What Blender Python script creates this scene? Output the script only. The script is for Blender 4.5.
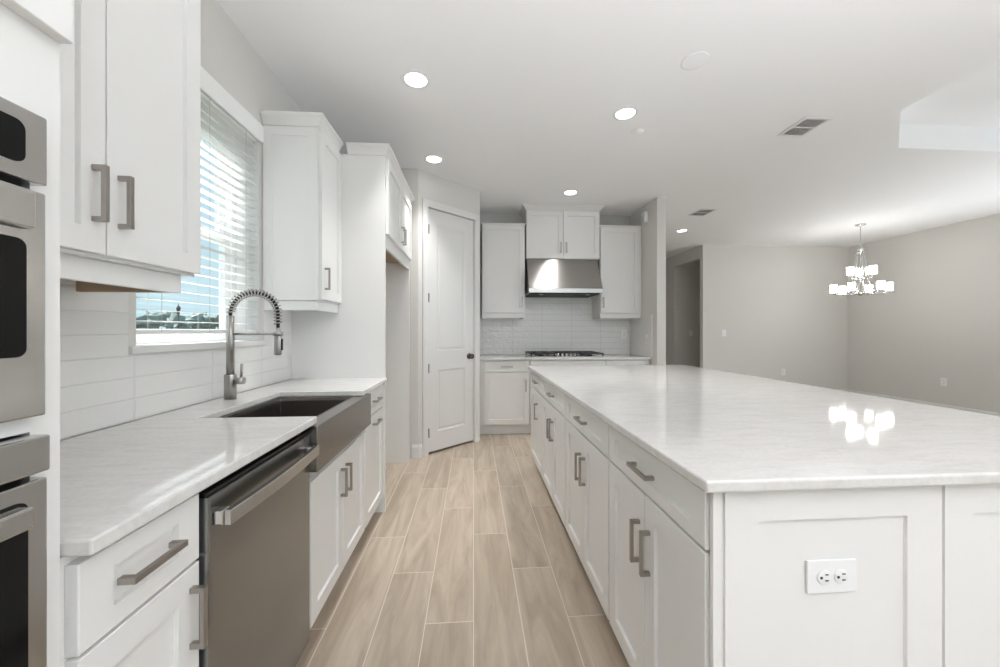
import bpy, bmesh, math, random
from mathutils import Vector, Matrix

for o in list(bpy.data.objects):
    bpy.data.objects.remove(o, do_unlink=True)
SC = bpy.context.scene
COL = SC.collection
PI = math.pi

# ------------------------------------------------------------------ camera
EYE = 1.236
YAW = math.atan(26.5 / 372.0)
cam_d = bpy.data.cameras.new('camera')
cam_d.sensor_width = 36.0
cam_d.lens = 36.0 * 372.0 / 1000.0
cam_d.shift_y = -0.003
cam_d.clip_start = 0.02
cam_d.clip_end = 400
cam = bpy.data.objects.new('camera', cam_d)
cam.location = (0, 0, EYE)
cam.rotation_euler = (PI / 2, 0, -YAW)
COL.objects.link(cam)
SC.camera = cam

# ------------------------------------------------------------------ world
W = bpy.data.worlds.new('sky')
SC.world = W
W.use_nodes = True
wn = W.node_tree.nodes
wl = W.node_tree.links
wn.clear()
w_out = wn.new('ShaderNodeOutputWorld')
w_bg = wn.new('ShaderNodeBackground')
w_tc = wn.new('ShaderNodeTexCoord')
w_sep = wn.new('ShaderNodeSeparateXYZ')
w_rmp = wn.new('ShaderNodeValToRGB')
w_rmp.color_ramp.elements[0].position = 0.0
w_rmp.color_ramp.elements[0].color = (0.66, 0.86, 0.93, 1)
w_rmp.color_ramp.elements[1].position = 0.6
w_rmp.color_ramp.elements[1].color = (0.44, 0.68, 0.86, 1)
wl.new(w_tc.outputs['Generated'], w_sep.inputs[0])
wl.new(w_sep.outputs['Z'], w_rmp.inputs[0])
wl.new(w_rmp.outputs[0], w_bg.inputs['Color'])
w_bg.inputs['Strength'].default_value = 1.05
wl.new(w_bg.outputs[0], w_out.inputs[0])

# ------------------------------------------------------------------ exposure, bounces
SC.view_settings.view_transform = 'Standard'
SC.view_settings.look = 'None'
SC.view_settings.gamma = 1.0
SC.view_settings.exposure = -0.03
SC.view_settings.use_curve_mapping = False
SC.cycles.max_bounces = 14
SC.cycles.diffuse_bounces = 8
SC.cycles.glossy_bounces = 5
SC.cycles.transparent_max_bounces = 12
SC.cycles.sample_clamp_indirect = 6.0
SC.cycles.use_denoising = True


def area_light(name, loc, rot, sx, sy, power, color=(1, 1, 1)):
    d = bpy.data.lights.new(name, 'AREA')
    d.shape = 'RECTANGLE'
    d.size, d.size_y = sx, sy
    d.energy = power
    d.color = color
    o = bpy.data.objects.new(name, d)
    o.location = loc
    o.rotation_euler = rot
    COL.objects.link(o)
    return o


# daylight from the tall glass doors behind the camera and an added fill lamp on the living side
DAY = (0.972, 0.972, 1.0)
area_light('daylight_glass_door', (2.4, -3.1, 1.15), (PI / 2 + 0.05, 0, 0), 0.55, 2.0, 9, DAY)
area_light('side_fill_lamp', (6.9, 0.75, 1.3), (PI / 2 + 0.12, 0, PI / 2), 6.6, 2.1, 66, DAY)
# added unseen lamps behind the camera and at the living side, lighting the ceiling
area_light('ceiling_bounce', (1.2, -1.0, 1.0), (PI + 0.12, 0, 0), 2.6, 1.8, 152, DAY).data.spread = math.radians(150)
area_light('ceiling_bounce_living', (5.7, 3.2, 0.9), (PI, 0, 0), 1.6, 1.4, 9, DAY)
# high sun on the window side, kept off the counters by the blind
sun_d = bpy.data.lights.new('sun', 'SUN')
sun_d.energy = 15.0
sun_d.angle = math.radians(1.0)
sun = bpy.data.objects.new('sun', sun_d)
sun.rotation_euler = (0, math.radians(-43), math.radians(-6))
COL.objects.link(sun)

# ------------------------------------------------------------------ dimensions
CEIL = 2.80
WL = -1.217        # left wall
WB = 4.95          # kitchen back wall
WR = 7.0           # right wall
WF = 6.5           # far wall
WN = -3.2          # wall behind the camera

# ------------------------------------------------------------------ materials


def new_mat(name):
    m = bpy.data.materials.new(name)
    m.use_nodes = True
    nt = m.node_tree
    b = nt.nodes['Principled BSDF']
    return m, nt, b


def simple(name, col, rough=0.5, metal=0.0, spec=0.5, coat=0.0, noise=0.0, nscale=30.0, bump=0.0):
    m, nt, b = new_mat(name)
    b.inputs['Base Color'].default_value = (*col, 1)
    b.inputs['Roughness'].default_value = rough
    b.inputs['Metallic'].default_value = metal
    b.inputs['Specular IOR Level'].default_value = spec
    b.inputs['Coat Weight'].default_value = coat
    tc = nt.nodes.new('ShaderNodeTexCoord')
    nz = nt.nodes.new('ShaderNodeTexNoise')
    nz.inputs['Scale'].default_value = nscale
    nz.inputs['Detail'].default_value = 3
    nt.links.new(tc.outputs['Object'], nz.inputs['Vector'])
    if noise > 0:
        mx = nt.nodes.new('ShaderNodeMix')
        mx.data_type = 'RGBA'
        mx.inputs[6].default_value = (*[c * (1 - noise) for c in col], 1)
        mx.inputs[7].default_value = (*[min(1, c * (1 + noise)) for c in col], 1)
        nt.links.new(nz.outputs['Fac'], mx.inputs[0])
        nt.links.new(mx.outputs[2], b.inputs['Base Color'])
    if bump > 0:
        bp = nt.nodes.new('ShaderNodeBump')
        bp.inputs['Strength'].default_value = bump
        bp.inputs['Distance'].default_value = 0.002
        nt.links.new(nz.outputs['Fac'], bp.inputs['Height'])
        nt.links.new(bp.outputs[0], b.inputs['Normal'])
    return m


def emis(name, col, strength):
    m, nt, b = new_mat(name)
    b.inputs['Base Color'].default_value = (0.9, 0.9, 0.9, 1)
    b.inputs['Emission Color'].default_value = (*col, 1)
    b.inputs['Emission Strength'].default_value = strength
    return m


def brushed(name, col, rough, stretch=(1, 1, 60), bump=0.08):
    m, nt, b = new_mat(name)
    b.inputs['Metallic'].default_value = 1.0
    b.inputs['Roughness'].default_value = rough
    tc = nt.nodes.new('ShaderNodeTexCoord')
    mp = nt.nodes.new('ShaderNodeMapping')
    mp.inputs['Scale'].default_value = stretch
    nz = nt.nodes.new('ShaderNodeTexNoise')
    nz.inputs['Scale'].default_value = 14
    nz.inputs['Detail'].default_value = 4
    nt.links.new(tc.outputs['Object'], mp.inputs[0])
    nt.links.new(mp.outputs[0], nz.inputs['Vector'])
    mx = nt.nodes.new('ShaderNodeMix')
    mx.data_type = 'RGBA'
    mx.inputs[6].default_value = (*[c * 0.93 for c in col], 1)
    mx.inputs[7].default_value = (*[min(1, c * 1.07) for c in col], 1)
    nt.links.new(nz.outputs['Fac'], mx.inputs[0])
    nt.links.new(mx.outputs[2], b.inputs['Base Color'])
    bp = nt.nodes.new('ShaderNodeBump')
    bp.inputs['Strength'].default_value = bump
    bp.inputs['Distance'].default_value = 0.001
    nt.links.new(nz.outputs['Fac'], bp.inputs['Height'])
    nt.links.new(bp.outputs[0], b.inputs['Normal'])
    return m


M = {}
M['cab'] = simple('white_cabinet_paint', (0.775, 0.770, 0.757), 0.32, spec=0.4)
M['trim'] = simple('white_trim_paint', (0.73, 0.725, 0.715), 0.38, spec=0.4)
M['ceil'] = simple('ceiling_paint', (0.90, 0.905, 0.915), 0.9, spec=0.1, bump=0.05, nscale=160)
M['wall'] = simple('greige_wall_paint', (0.665, 0.652, 0.624), 0.85, spec=0.15, bump=0.06, nscale=180)
M['wood'] = simple('birch_plywood', (0.42, 0.31, 0.21), 0.6, noise=0.15, nscale=12)
M['black'] = simple('black_gloss', (0.006, 0.006, 0.006), 0.10, spec=0.25)
M['rubber'] = simple('black_matte', (0.015, 0.015, 0.015), 0.6)
M['iron'] = simple('cast_iron', (0.02, 0.02, 0.021), 0.5, bump=0.2, nscale=120)
M['nickel'] = brushed('satin_nickel', (0.40, 0.375, 0.345), 0.34, (40, 40, 40), 0.03)
M['nickel2'] = brushed('faucet_nickel', (0.42, 0.405, 0.38), 0.32, (6, 6, 60), 0.03)
M['steel_dark'] = brushed('dark_stainless', (0.295, 0.30, 0.302), 0.22, (80, 3, 80))
M['steel_sink'] = brushed('sink_stainless', (0.30, 0.275, 0.255), 0.26, (80, 2, 80))
M['steel'] = brushed('bright_stainless', (0.56, 0.55, 0.535), 0.20, (80, 2, 80))
M['steel_hood'] = brushed('hood_stainless', (0.40, 0.38, 0.36), 0.30, (2, 80, 80))
_b = M['steel_hood'].node_tree.nodes['Principled BSDF']
_b.inputs['Anisotropic'].default_value = 0.9
_b.inputs['Anisotropic Rotation'].default_value = 0.25
_t = M['steel_hood'].node_tree.nodes.new('ShaderNodeTangent')
_t.direction_type = 'RADIAL'
_t.axis = 'Z'
M['steel_hood'].node_tree.links.new(_t.outputs[0], _b.inputs['Tangent'])
M['chrome'] = simple('polished_chrome', (0.62, 0.61, 0.60), 0.12, metal=1)
M['bronze'] = simple('dark_knob_metal', (0.12, 0.115, 0.11), 0.25, metal=1)
M['white_plastic'] = simple('white_plastic', (0.82, 0.825, 0.83), 0.3)
M['blind'] = simple('white_blind_slat', (0.88, 0.88, 0.87), 0.45)


def translucent(m, fac):
    nt = m.node_tree
    b = nt.nodes['Principled BSDF']
    out = [n for n in nt.nodes if n.type == 'OUTPUT_MATERIAL'][0]
    mx = nt.nodes.new('ShaderNodeMixShader')
    tr = nt.nodes.new('ShaderNodeBsdfTranslucent')
    tr.inputs[0].default_value = (0.9, 0.9, 0.89, 1)
    mx.inputs[0].default_value = fac
    nt.links.new(b.outputs[0], mx.inputs[1])
    nt.links.new(tr.outputs[0], mx.inputs[2])
    nt.links.new(mx.outputs[0], out.inputs[0])


M['slat'] = simple('white_blind_vinyl_slat', (0.88, 0.88, 0.87), 0.45)
translucent(M['slat'], 0.45)
M['vinyl'] = simple('white_vinyl', (0.84, 0.84, 0.84), 0.35)
M['cord'] = simple('grey_cord', (0.45, 0.45, 0.45), 0.7)
M['louvre'] = simple('vent_white_metal', (0.78, 0.78, 0.78), 0.5)
M['duct'] = simple('dark_duct', (0.03, 0.03, 0.03), 0.8)
M['slot'] = simple('outlet_slot', (0.03, 0.03, 0.03), 0.7)
M['lamp'] = emis('lit_lens', (1.0, 0.98, 0.95), 9.0)
M['shade'] = emis('lit_glass_shade', (1.0, 0.97, 0.93), 18.0)
M['lawn'] = simple('lawn_grass', (0.09, 0.10, 0.07), 0.9, noise=0.3, nscale=0.4)
M['leaf'] = simple('tree_leaf', (0.26, 0.30, 0.27), 0.9, noise=0.35, nscale=1.2)
M['bark'] = simple('tree_bark', (0.16, 0.13, 0.10), 0.9)
M['lamp_iron'] = simple('lamp_post_paint', (0.03, 0.035, 0.04), 0.5)
M['frost'] = simple('lamp_panes', (0.5, 0.52, 0.52), 0.3)


def glass_mat():
    m = bpy.data.materials.new('window_glass')
    m.use_nodes = True
    nt = m.node_tree
    nt.nodes.clear()
    out = nt.nodes.new('ShaderNodeOutputMaterial')
    mix = nt.nodes.new('ShaderNodeMixShader')
    tr = nt.nodes.new('ShaderNodeBsdfTransparent')
    tr.inputs[0].default_value = (0.97, 0.99, 0.99, 1)
    gl = nt.nodes.new('ShaderNodeBsdfGlossy')
    gl.inputs['Roughness'].default_value = 0.02
    mix.inputs[0].default_value = 0.04
    nt.links.new(tr.outputs[0], mix.inputs[1])
    nt.links.new(gl.outputs[0], mix.inputs[2])
    nt.links.new(mix.outputs[0], out.inputs[0])
    return m


M['glass'] = glass_mat()


def quartz():
    m, nt, b = new_mat('white_quartz')
    N, L = nt.nodes, nt.links
    tc = N.new('ShaderNodeTexCoord')
    mp = N.new('ShaderNodeMapping')
    mp.inputs['Rotation'].default_value = (0, 0, 0.5)
    mp.inputs['Scale'].default_value = (1.0, 5.0, 2.0)
    n1 = N.new('ShaderNodeTexNoise')
    n1.inputs['Scale'].default_value = 6
    n1.inputs['Detail'].default_value = 6
    n1.inputs['Roughness'].default_value = 0.65
    n1.inputs['Distortion'].default_value = 0.6
    n2 = N.new('ShaderNodeTexNoise')
    n2.inputs['Scale'].default_value = 90
    n2.inputs['Detail'].default_value = 3
    r1 = N.new('ShaderNodeValToRGB')
    r1.color_ramp.elements[0].position = 0.34
    r1.color_ramp.elements[0].color = (0.635, 0.622, 0.60, 1)
    r1.color_ramp.elements[1].position = 0.56
    r1.color_ramp.elements[1].color = (0.69, 0.682, 0.665, 1)
    mx = N.new('ShaderNodeMix')
    mx.data_type = 'RGBA'
    mx.blend_type = 'MULTIPLY'
    mx.inputs[0].default_value = 0.6
    r2 = N.new('ShaderNodeValToRGB')
    r2.color_ramp.elements[0].position = 0.3
    r2.color_ramp.elements[0].color = (0.90, 0.90, 0.90, 1)
    r2.color_ramp.elements[1].position = 0.6
    r2.color_ramp.elements[1].color = (1, 1, 1, 1)
    L.new(tc.outputs['Object'], mp.inputs[0])
    L.new(mp.outputs[0], n1.inputs['Vector'])
    L.new(tc.outputs['Object'], n2.inputs['Vector'])
    L.new(n1.outputs['Fac'], r1.inputs[0])
    L.new(n2.outputs['Fac'], r2.inputs[0])
    L.new(r1.outputs[0], mx.inputs[6])
    L.new(r2.outputs[0], mx.inputs[7])
    L.new(mx.outputs[2], b.inputs['Base Color'])
    b.inputs['Roughness'].default_value = 0.055
    b.inputs['Specular IOR Level'].default_value = 0.5
    return m


M['quartz'] = quartz()


def math_node(nt, op, a, b=None):
    n = nt.nodes.new('ShaderNodeMath')
    n.operation = op
    for i, v in enumerate((a, b)):
        if v is None:
            continue
        if isinstance(v, (int, float)):
            n.inputs[i].default_value = v
        else:
            nt.links.new(v, n.inputs[i])
    return n.outputs[0]


def floor_mat():
    m, nt, b = new_mat('wood_look_floor_tile')
    N, L = nt.nodes, nt.links
    tc = N.new('ShaderNodeTexCoord')
    sp = N.new('ShaderNodeSeparateXYZ')
    L.new(tc.outputs['Object'], sp.inputs[0])
    X, Y = sp.outputs['X'], sp.outputs['Y']
    TW, TL = 0.203, 1.016
    u = math_node(nt, 'DIVIDE', X, TW)
    row = math_node(nt, 'FLOOR', u)
    fu = math_node(nt, 'FRACT', u)
    sh = math_node(nt, 'MULTIPLY', row, 0.340)
    v = math_node(nt, 'DIVIDE', math_node(nt, 'ADD', math_node(nt, 'SUBTRACT', Y, 0.230), sh), TL)
    idx = math_node(nt, 'FLOOR', v)
    fv = math_node(nt, 'FRACT', v)
    du = math_node(nt, 'MULTIPLY', math_node(nt, 'MINIMUM', fu, math_node(nt, 'SUBTRACT', 1.0, fu)), TW)
    dv = math_node(nt, 'MULTIPLY', math_node(nt, 'MINIMUM', fv, math_node(nt, 'SUBTRACT', 1.0, fv)), TL)
    d = math_node(nt, 'MINIMUM', du, dv)
    grout = math_node(nt, 'LESS_THAN', d, 0.0019)
    cm = N.new('ShaderNodeCombineXYZ')
    L.new(row, cm.inputs[0])
    L.new(idx, cm.inputs[1])
    wn_ = N.new('ShaderNodeTexWhiteNoise')
    wn_.noise_dimensions = '3D'
    L.new(cm.outputs[0], wn_.inputs['Vector'])
    # grain, offset by tile
    sc = N.new('ShaderNodeVectorMath')
    sc.operation = 'SCALE'
    sc.inputs['Scale'].default_value = 7.0
    L.new(wn_.outputs['Color'], sc.inputs[0])
    add = N.new('ShaderNodeVectorMath')
    add.operation = 'ADD'
    L.new(tc.outputs['Object'], add.inputs[0])
    L.new(sc.outputs[0], add.inputs[1])
    mp = N.new('ShaderNodeMapping')
    mp.inputs['Scale'].default_value = (9.0, 1.1, 1)
    L.new(add.outputs[0], mp.inputs[0])
    n1 = N.new('ShaderNodeTexNoise')
    n1.inputs['Scale'].default_value = 1.4
    n1.inputs['Detail'].default_value = 5
    n1.inputs['Roughness'].default_value = 0.62
    n1.inputs['Distortion'].default_value = 0.9
    L.new(mp.outputs[0], n1.inputs['Vector'])
    rp = N.new('ShaderNodeValToRGB')
    rp.color_ramp.elements[0].position = 0.33
    rp.color_ramp.elements[0].color = (0.35, 0.283, 0.217, 1)
    rp.color_ramp.elements[1].position = 0.68
    rp.color_ramp.elements[1].color = (0.505, 0.43, 0.348, 1)
    L.new(n1.outputs['Fac'], rp.inputs[0])
    tv = math_node(nt, 'ADD', math_node(nt, 'MULTIPLY', wn_.outputs['Value'], 0.16), 0.90)
    mul = N.new('ShaderNodeVectorMath')
    mul.operation = 'SCALE'
    L.new(rp.outputs[0], mul.inputs[0])
    L.new(tv, mul.inputs['Scale'])
    mx = N.new('ShaderNodeMix')
    mx.data_type = 'RGBA'
    L.new(grout, mx.inputs[0])
    L.new(mul.outputs[0], mx.inputs[6])
    mx.inputs[7].default_value = (0.62, 0.57, 0.50, 1)
    L.new(mx.outputs[2], b.inputs['Base Color'])
    b.inputs['Roughness'].default_value = 0.42
    b.inputs['Specular IOR Level'].default_value = 0.35
    bp = N.new('ShaderNodeBump')
    bp.inputs['Strength'].default_value = 0.3
    bp.inputs['Distance'].default_value = 0.001
    L.new(math_node(nt, 'SUBTRACT', 1.0, grout), bp.inputs['Height'])
    L.new(bp.outputs[0], b.inputs['Normal'])
    return m


M['floor'] = floor_mat()


def tile_mat(name, axis, c0, wave, grout_col=(0.63, 0.62, 0.60)):
    m, nt, b = new_mat(name)
    N, L = nt.nodes, nt.links
    tc = N.new('ShaderNodeTexCoord')
    sp = N.new('ShaderNodeSeparateXYZ')
    L.new(tc.outputs['Object'], sp.inputs[0])
    u = math_node(nt, 'DIVIDE', math_node(nt, 'SUBTRACT', sp.outputs[axis], c0), 0.400)
    v = math_node(nt, 'DIVIDE', math_node(nt, 'SUBTRACT', sp.outputs['Z'], 0.9155), 0.0762)
    fu, fv = math_node(nt, 'FRACT', u), math_node(nt, 'FRACT', v)
    du = math_node(nt, 'MULTIPLY', math_node(nt, 'MINIMUM', fu, math_node(nt, 'SUBTRACT', 1.0, fu)), 0.400)
    dv = math_node(nt, 'MULTIPLY', math_node(nt, 'MINIMUM', fv, math_node(nt, 'SUBTRACT', 1.0, fv)), 0.0762)
    d = math_node(nt, 'MINIMUM', du, dv)
    grout = math_node(nt, 'LESS_THAN', d, 0.0012)
    mx = N.new('ShaderNodeMix')
    mx.data_type = 'RGBA'
    L.new(grout, mx.inputs[0])
    mx.inputs[6].default_value = (0.78, 0.772, 0.755, 1)
    mx.inputs[7].default_value = (*grout_col, 1)
    L.new(mx.outputs[2], b.inputs['Base Color'])
    b.inputs['Specular IOR Level'].default_value = 0.85
    rg = math_node(nt, 'ADD', math_node(nt, 'MULTIPLY', grout, 0.6), 0.07)
    L.new(rg, b.inputs['Roughness'])
    # hand-glazed waviness, different on every tile
    cm = N.new('ShaderNodeCombineXYZ')
    L.new(math_node(nt, 'FLOOR', u), cm.inputs[0])
    L.new(math_node(nt, 'FLOOR', v), cm.inputs[1])
    wn_ = N.new('ShaderNodeTexWhiteNoise')
    L.new(cm.outputs[0], wn_.inputs['Vector'])
    ad = N.new('ShaderNodeVectorMath')
    ad.operation = 'MULTIPLY_ADD'
    ad.inputs[1].default_value = (9, 9, 9)
    L.new(wn_.outputs['Color'], ad.inputs[0])
    L.new(tc.outputs['Object'], ad.inputs[2])
    nz = N.new('ShaderNodeTexNoise')
    nz.inputs['Scale'].default_value = 22
    nz.inputs['Detail'].default_value = 1.5
    L.new(ad.outputs[0], nz.inputs['Vector'])
    h = math_node(nt, 'ADD', math_node(nt, 'MULTIPLY', nz.outputs['Fac'], wave),
                  math_node(nt, 'MULTIPLY', math_node(nt, 'MINIMUM', d, 0.004), 0.35))
    bp = N.new('ShaderNodeBump')
    bp.inputs['Strength'].default_value = 1.0
    bp.inputs['Distance'].default_value = 1.0
    L.new(h, bp.inputs['Height'])
    L.new(bp.outputs[0], b.inputs['Normal'])
    return m


M['tile_left'] = tile_mat('glazed_tile_sink_wall', 'Y', 0.62, 0.0014, (0.66, 0.65, 0.63))
M['tile_back'] = tile_mat('glazed_tile_range_wall', 'X', 0.12, 0.011, (0.42, 0.41, 0.40))

# ------------------------------------------------------------------ mesh building


class MB:
    def __init__(self):
        self.bm = bmesh.new()

    def box(self, x0, x1, y0, y1, z0, z1):
        v = [self.bm.verts.new(p) for p in
             [(x0, y0, z0), (x1, y0, z0), (x1, y1, z0), (x0, y1, z0),
              (x0, y0, z1), (x1, y0, z1), (x1, y1, z1), (x0, y1, z1)]]
        for f in ((3, 2, 1, 0), (4, 5, 6, 7), (0, 1, 5, 4), (1, 2, 6, 5), (2, 3, 7, 6), (3, 0, 4, 7)):
            self.bm.faces.new([v[i] for i in f])
        return self

    def prism(self, pts, z0, z1):
        """vertical prism over a counter-clockwise outline in x, y"""
        a = [self.bm.verts.new((p[0], p[1], z0)) for p in pts]
        b = [self.bm.verts.new((p[0], p[1], z1)) for p in pts]
        n = len(pts)
        self.bm.faces.new(a[::-1])
        self.bm.faces.new(b)
        for i in range(n):
            j = (i + 1) % n
            self.bm.faces.new((a[i], a[j], b[j], b[i]))
        return self

    def profile_x(self, pts, x0, x1):
        """prism along x; pts are (y, z)"""
        a = [self.bm.verts.new((x0, p[0], p[1])) for p in pts]
        b = [self.bm.verts.new((x1, p[0], p[1])) for p in pts]
        n = len(pts)
        self.bm.faces.new(a)
        self.bm.faces.new(b[::-1])
        for i in range(n):
            j = (i + 1) % n
            self.bm.faces.new((a[j], a[i], b[i], b[j]))
        return self

    def sweep(self, path, prof, closed_prof=True):
        """sweep (out, z) profile along a 2-D path, out = to the right of the travel direction, mitred"""
        n = len(path)
        rings = []
        for i in range(n):
            p = Vector(path[i]).to_2d()
            d0 = (p - Vector(path[i - 1]).to_2d()).normalized() if i > 0 else None
            d1 = (Vector(path[i + 1]).to_2d() - p).normalized() if i < n - 1 else None
            if d0 is None:
                d0 = d1
            if d1 is None:
                d1 = d0
            n0 = Vector((d0.y, -d0.x))
            n1 = Vector((d1.y, -d1.x))
            mi = (n0 + n1)
            mi = mi / max(1e-6, (1 + n0.dot(n1)))
            rings.append([self.bm.verts.new((p.x + mi.x * o, p.y + mi.y * o, z)) for o, z in prof])
        k = len(prof)
        for i in range(n - 1):
            for j in range(k):
                q = (j + 1) % k
                self.bm.faces.new((rings[i][j], rings[i + 1][j], rings[i + 1][q], rings[i][q]))
        self.bm.faces.new(rings[0][::-1])
        self.bm.faces.new(rings[-1])
        return self

    def tube(self, pts, r, n=10, cap=True):
        pts = [Vector(p) for p in pts]
        rad = r if isinstance(r, (list, tuple)) else [r] * len(pts)
        rings = []
        up = None
        for i, p in enumerate(pts):
            if i == 0:
                t = (pts[1] - p).normalized()
            elif i == len(pts) - 1:
                t = (p - pts[i - 1]).normalized()
            else:
                t = (pts[i + 1] - pts[i - 1]).normalized()
            if up is None:
                up = t.orthogonal().normalized()
            else:
                up = (up - t * up.dot(t)).normalized()
            s = t.cross(up)
            rings.append([self.bm.verts.new(p + (up * math.cos(2 * PI * k / n) + s * math.sin(2 * PI * k / n)) * rad[i])
                          for k in range(n)])
        for i in range(len(rings) - 1):
            for k in range(n):
                q = (k + 1) % n
                f = self.bm.faces.new((rings[i][k], rings[i][q], rings[i + 1][q], rings[i + 1][k]))
                f.smooth = n > 6
        if cap:
            self.bm.faces.new(rings[0][::-1])
            self.bm.faces.new(rings[-1])
        return self

    def lathe(self, prof, c=(0, 0, 0), n=24, smooth=True):
        """prof = (r, z) list, about the z axis at c"""
        rings = []
        for r, z in prof:
            if r < 1e-6:
                rings.append([self.bm.verts.new((c[0], c[1], c[2] + z))])
            else:
                rings.append([self.bm.verts.new((c[0] + r * math.cos(2 * PI * k / n), c[1] + r * math.sin(2 * PI * k / n), c[2] + z))
                              for k in range(n)])
        for a, b in zip(rings, rings[1:]):
            for k in range(n):
                q = (k + 1) % n
                if len(a) == 1 and len(b) == 1:
                    continue
                if len(a) == 1:
                    f = self.bm.faces.new((a[0], b[q], b[k]))
                elif len(b) == 1:
                    f = self.bm.faces.new((a[k], a[q], b[0]))
                else:
                    f = self.bm.faces.new((a[k], a[q], b[q], b[k]))
                f.smooth = smooth
        return self

    def rings(self, rs, cap0=True, cap1=True):
        """skin matching closed loops of 3-D points"""
        vs = [[self.bm.verts.new(p) for p in r] for r in rs]
        k = len(rs[0])
        for a, b in zip(vs, vs[1:]):
            for i in range(k):
                j = (i + 1) % k
                self.bm.faces.new((a[i], a[j], b[j], b[i]))
        if cap0:
            self.bm.faces.new(vs[0][::-1])
        if cap1:
            self.bm.faces.new(vs[-1])
        return self

    def xf(self, mat):
        bmesh.ops.transform(self.bm, matrix=mat, verts=self.bm.verts)
        return self

    def build(self, name, mat, parent=None, bevel=0.0, seg=2):
        bmesh.ops.recalc_face_normals(self.bm, faces=self.bm.faces)
        me = bpy.data.meshes.new(name)
        self.bm.to_mesh(me)
        self.bm.free()
        o = bpy.data.objects.new(name, me)
        COL.objects.link(o)
        if mat is not None:
            me.materials.append(mat)
        if parent is not None:
            o.parent = parent
        if bevel > 0:
            md = o.modifiers.new('bevel', 'BEVEL')
            md.width = bevel
            md.segments = seg
            md.limit_method = 'ANGLE'
            md.angle_limit = math.radians(35)
        return o


def tag(o, label=None, cat=None, group=None, kind=None):
    if label:
        o['label'] = label
    if cat:
        o['category'] = cat
    if group:
        o['group'] = group
    if kind:
        o['kind'] = kind
    return o


def thing(name, label, cat, loc=(0, 0, 0), rz=0.0, group=None):
    o = bpy.data.objects.new(name, None)
    o.empty_display_size = 0.05
    o.location = loc
    o.rotation_euler = (0, 0, rz)
    COL.objects.link(o)
    return tag(o, label, cat, group)


def struct(o, label=None):
    return tag(o, label, None, None, 'structure')


# ------------------------------------------------------------------ structure
struct(MB().box(-1.45, WR + 0.2, WN - 0.2, 9.2, -0.1, 0.0).build('floor', M['floor']), 'wood-look plank tile floor')

# ceiling with an eight-sided tray recess over the living side
bm_ = MB()
TR = [(3.022, -1.6), (3.022, 2.429), (3.63, 2.935), (6.0, 2.935), (6.6, 2.429), (6.6, -1.6), (6.0, -2.1), (3.63, -2.1)]
OUT = [(-1.45, WN - 0.2), (WR + 0.2, WN - 0.2), (WR + 0.2, 9.2), (-1.45, 9.2)]
vo = [bm_.bm.verts.new((*p, CEIL)) for p in OUT]
vi = [bm_.bm.verts.new((*p, CEIL)) for p in TR]
eds = [bm_.bm.edges.new((vo[i], vo[(i + 1) % 4])) for i in range(4)] + [bm_.bm.edges.new((vi[i], vi[(i + 1) % 8])) for i in range(8)]
bmesh.ops.triangle_fill(bm_.bm, use_beauty=True, edges=eds)
vt = [bm_.bm.verts.new((*p, 3.008)) for p in TR]
for i in range(8):
    j = (i + 1) % 8
    bm_.bm.faces.new((vi[i], vi[j], vt[j], vt[i]))
bm_.bm.faces.new(vt)
struct(bm_.build('ceiling', M['ceil']), 'white ceiling with a raised tray recess')

# left wall with the window opening
WY0, WY1, WZ0, WZ1 = 1.432, 2.205, 1.165, 2.35
w = MB()
XO = WL - 0.2
w.box(XO, WL, WN - 0.2, WY0, 0, CEIL)
w.box(XO, WL, WY1, WB + 0.1, 0, CEIL)
w.box(XO, WL, WY0, WY1, 0, WZ0)
w.box(XO, WL, WY0, WY1, WZ1, CEIL)
struct(w.build('wall_left', M['wall']))
struct(MB().box(WL, 2.146, WB, WB + 0.1, 0, CEIL).build('wall_back', M['wall']))
struct(MB().box(2.146, 2.258, 4.222, 8.9, 0, CEIL).build('wall_end', M['wall'], bevel=0.008), 'greige end wall beside the range counter')

# pantry: return, angled wall with door opening, side
P0 = Vector((-0.533, 3.645))
P1 = Vector((0.073, 4.187))
PA = math.atan2(P1.y - P0.y, P1.x - P0.x)
PL = (P1 - P0).length
D0, D1, DH = 0.118, 0.722, 2.452
pm = Matrix.Translation((P0.x, P0.y, 0)) @ Matrix.Rotation(PA, 4, 'Z')
w = MB()
w.box(0, D0 - 0.009, 0, 0.11, 0, CEIL).box(D1 + 0.009, PL, 0, 0.11, 0, CEIL).box(D0 - 0.009, D1 + 0.009, 0, 0.11, DH + 0.005, CEIL)
w.xf(pm)
w.prism([(WL, 3.645), (P0.x, P0.y), (P0.x - 0.05, P0.y + 0.1), (WL, 3.745)], 0, CEIL)
w.prism([(P1.x, P1.y), (P1.x, WB), (P1.x - 0.1, WB), (P1.x - 0.1, P1.y + 0.03)], 0, CEIL)
struct(w.build('wall_pantry', M['wall']), 'angled greige pantry wall')

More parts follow.
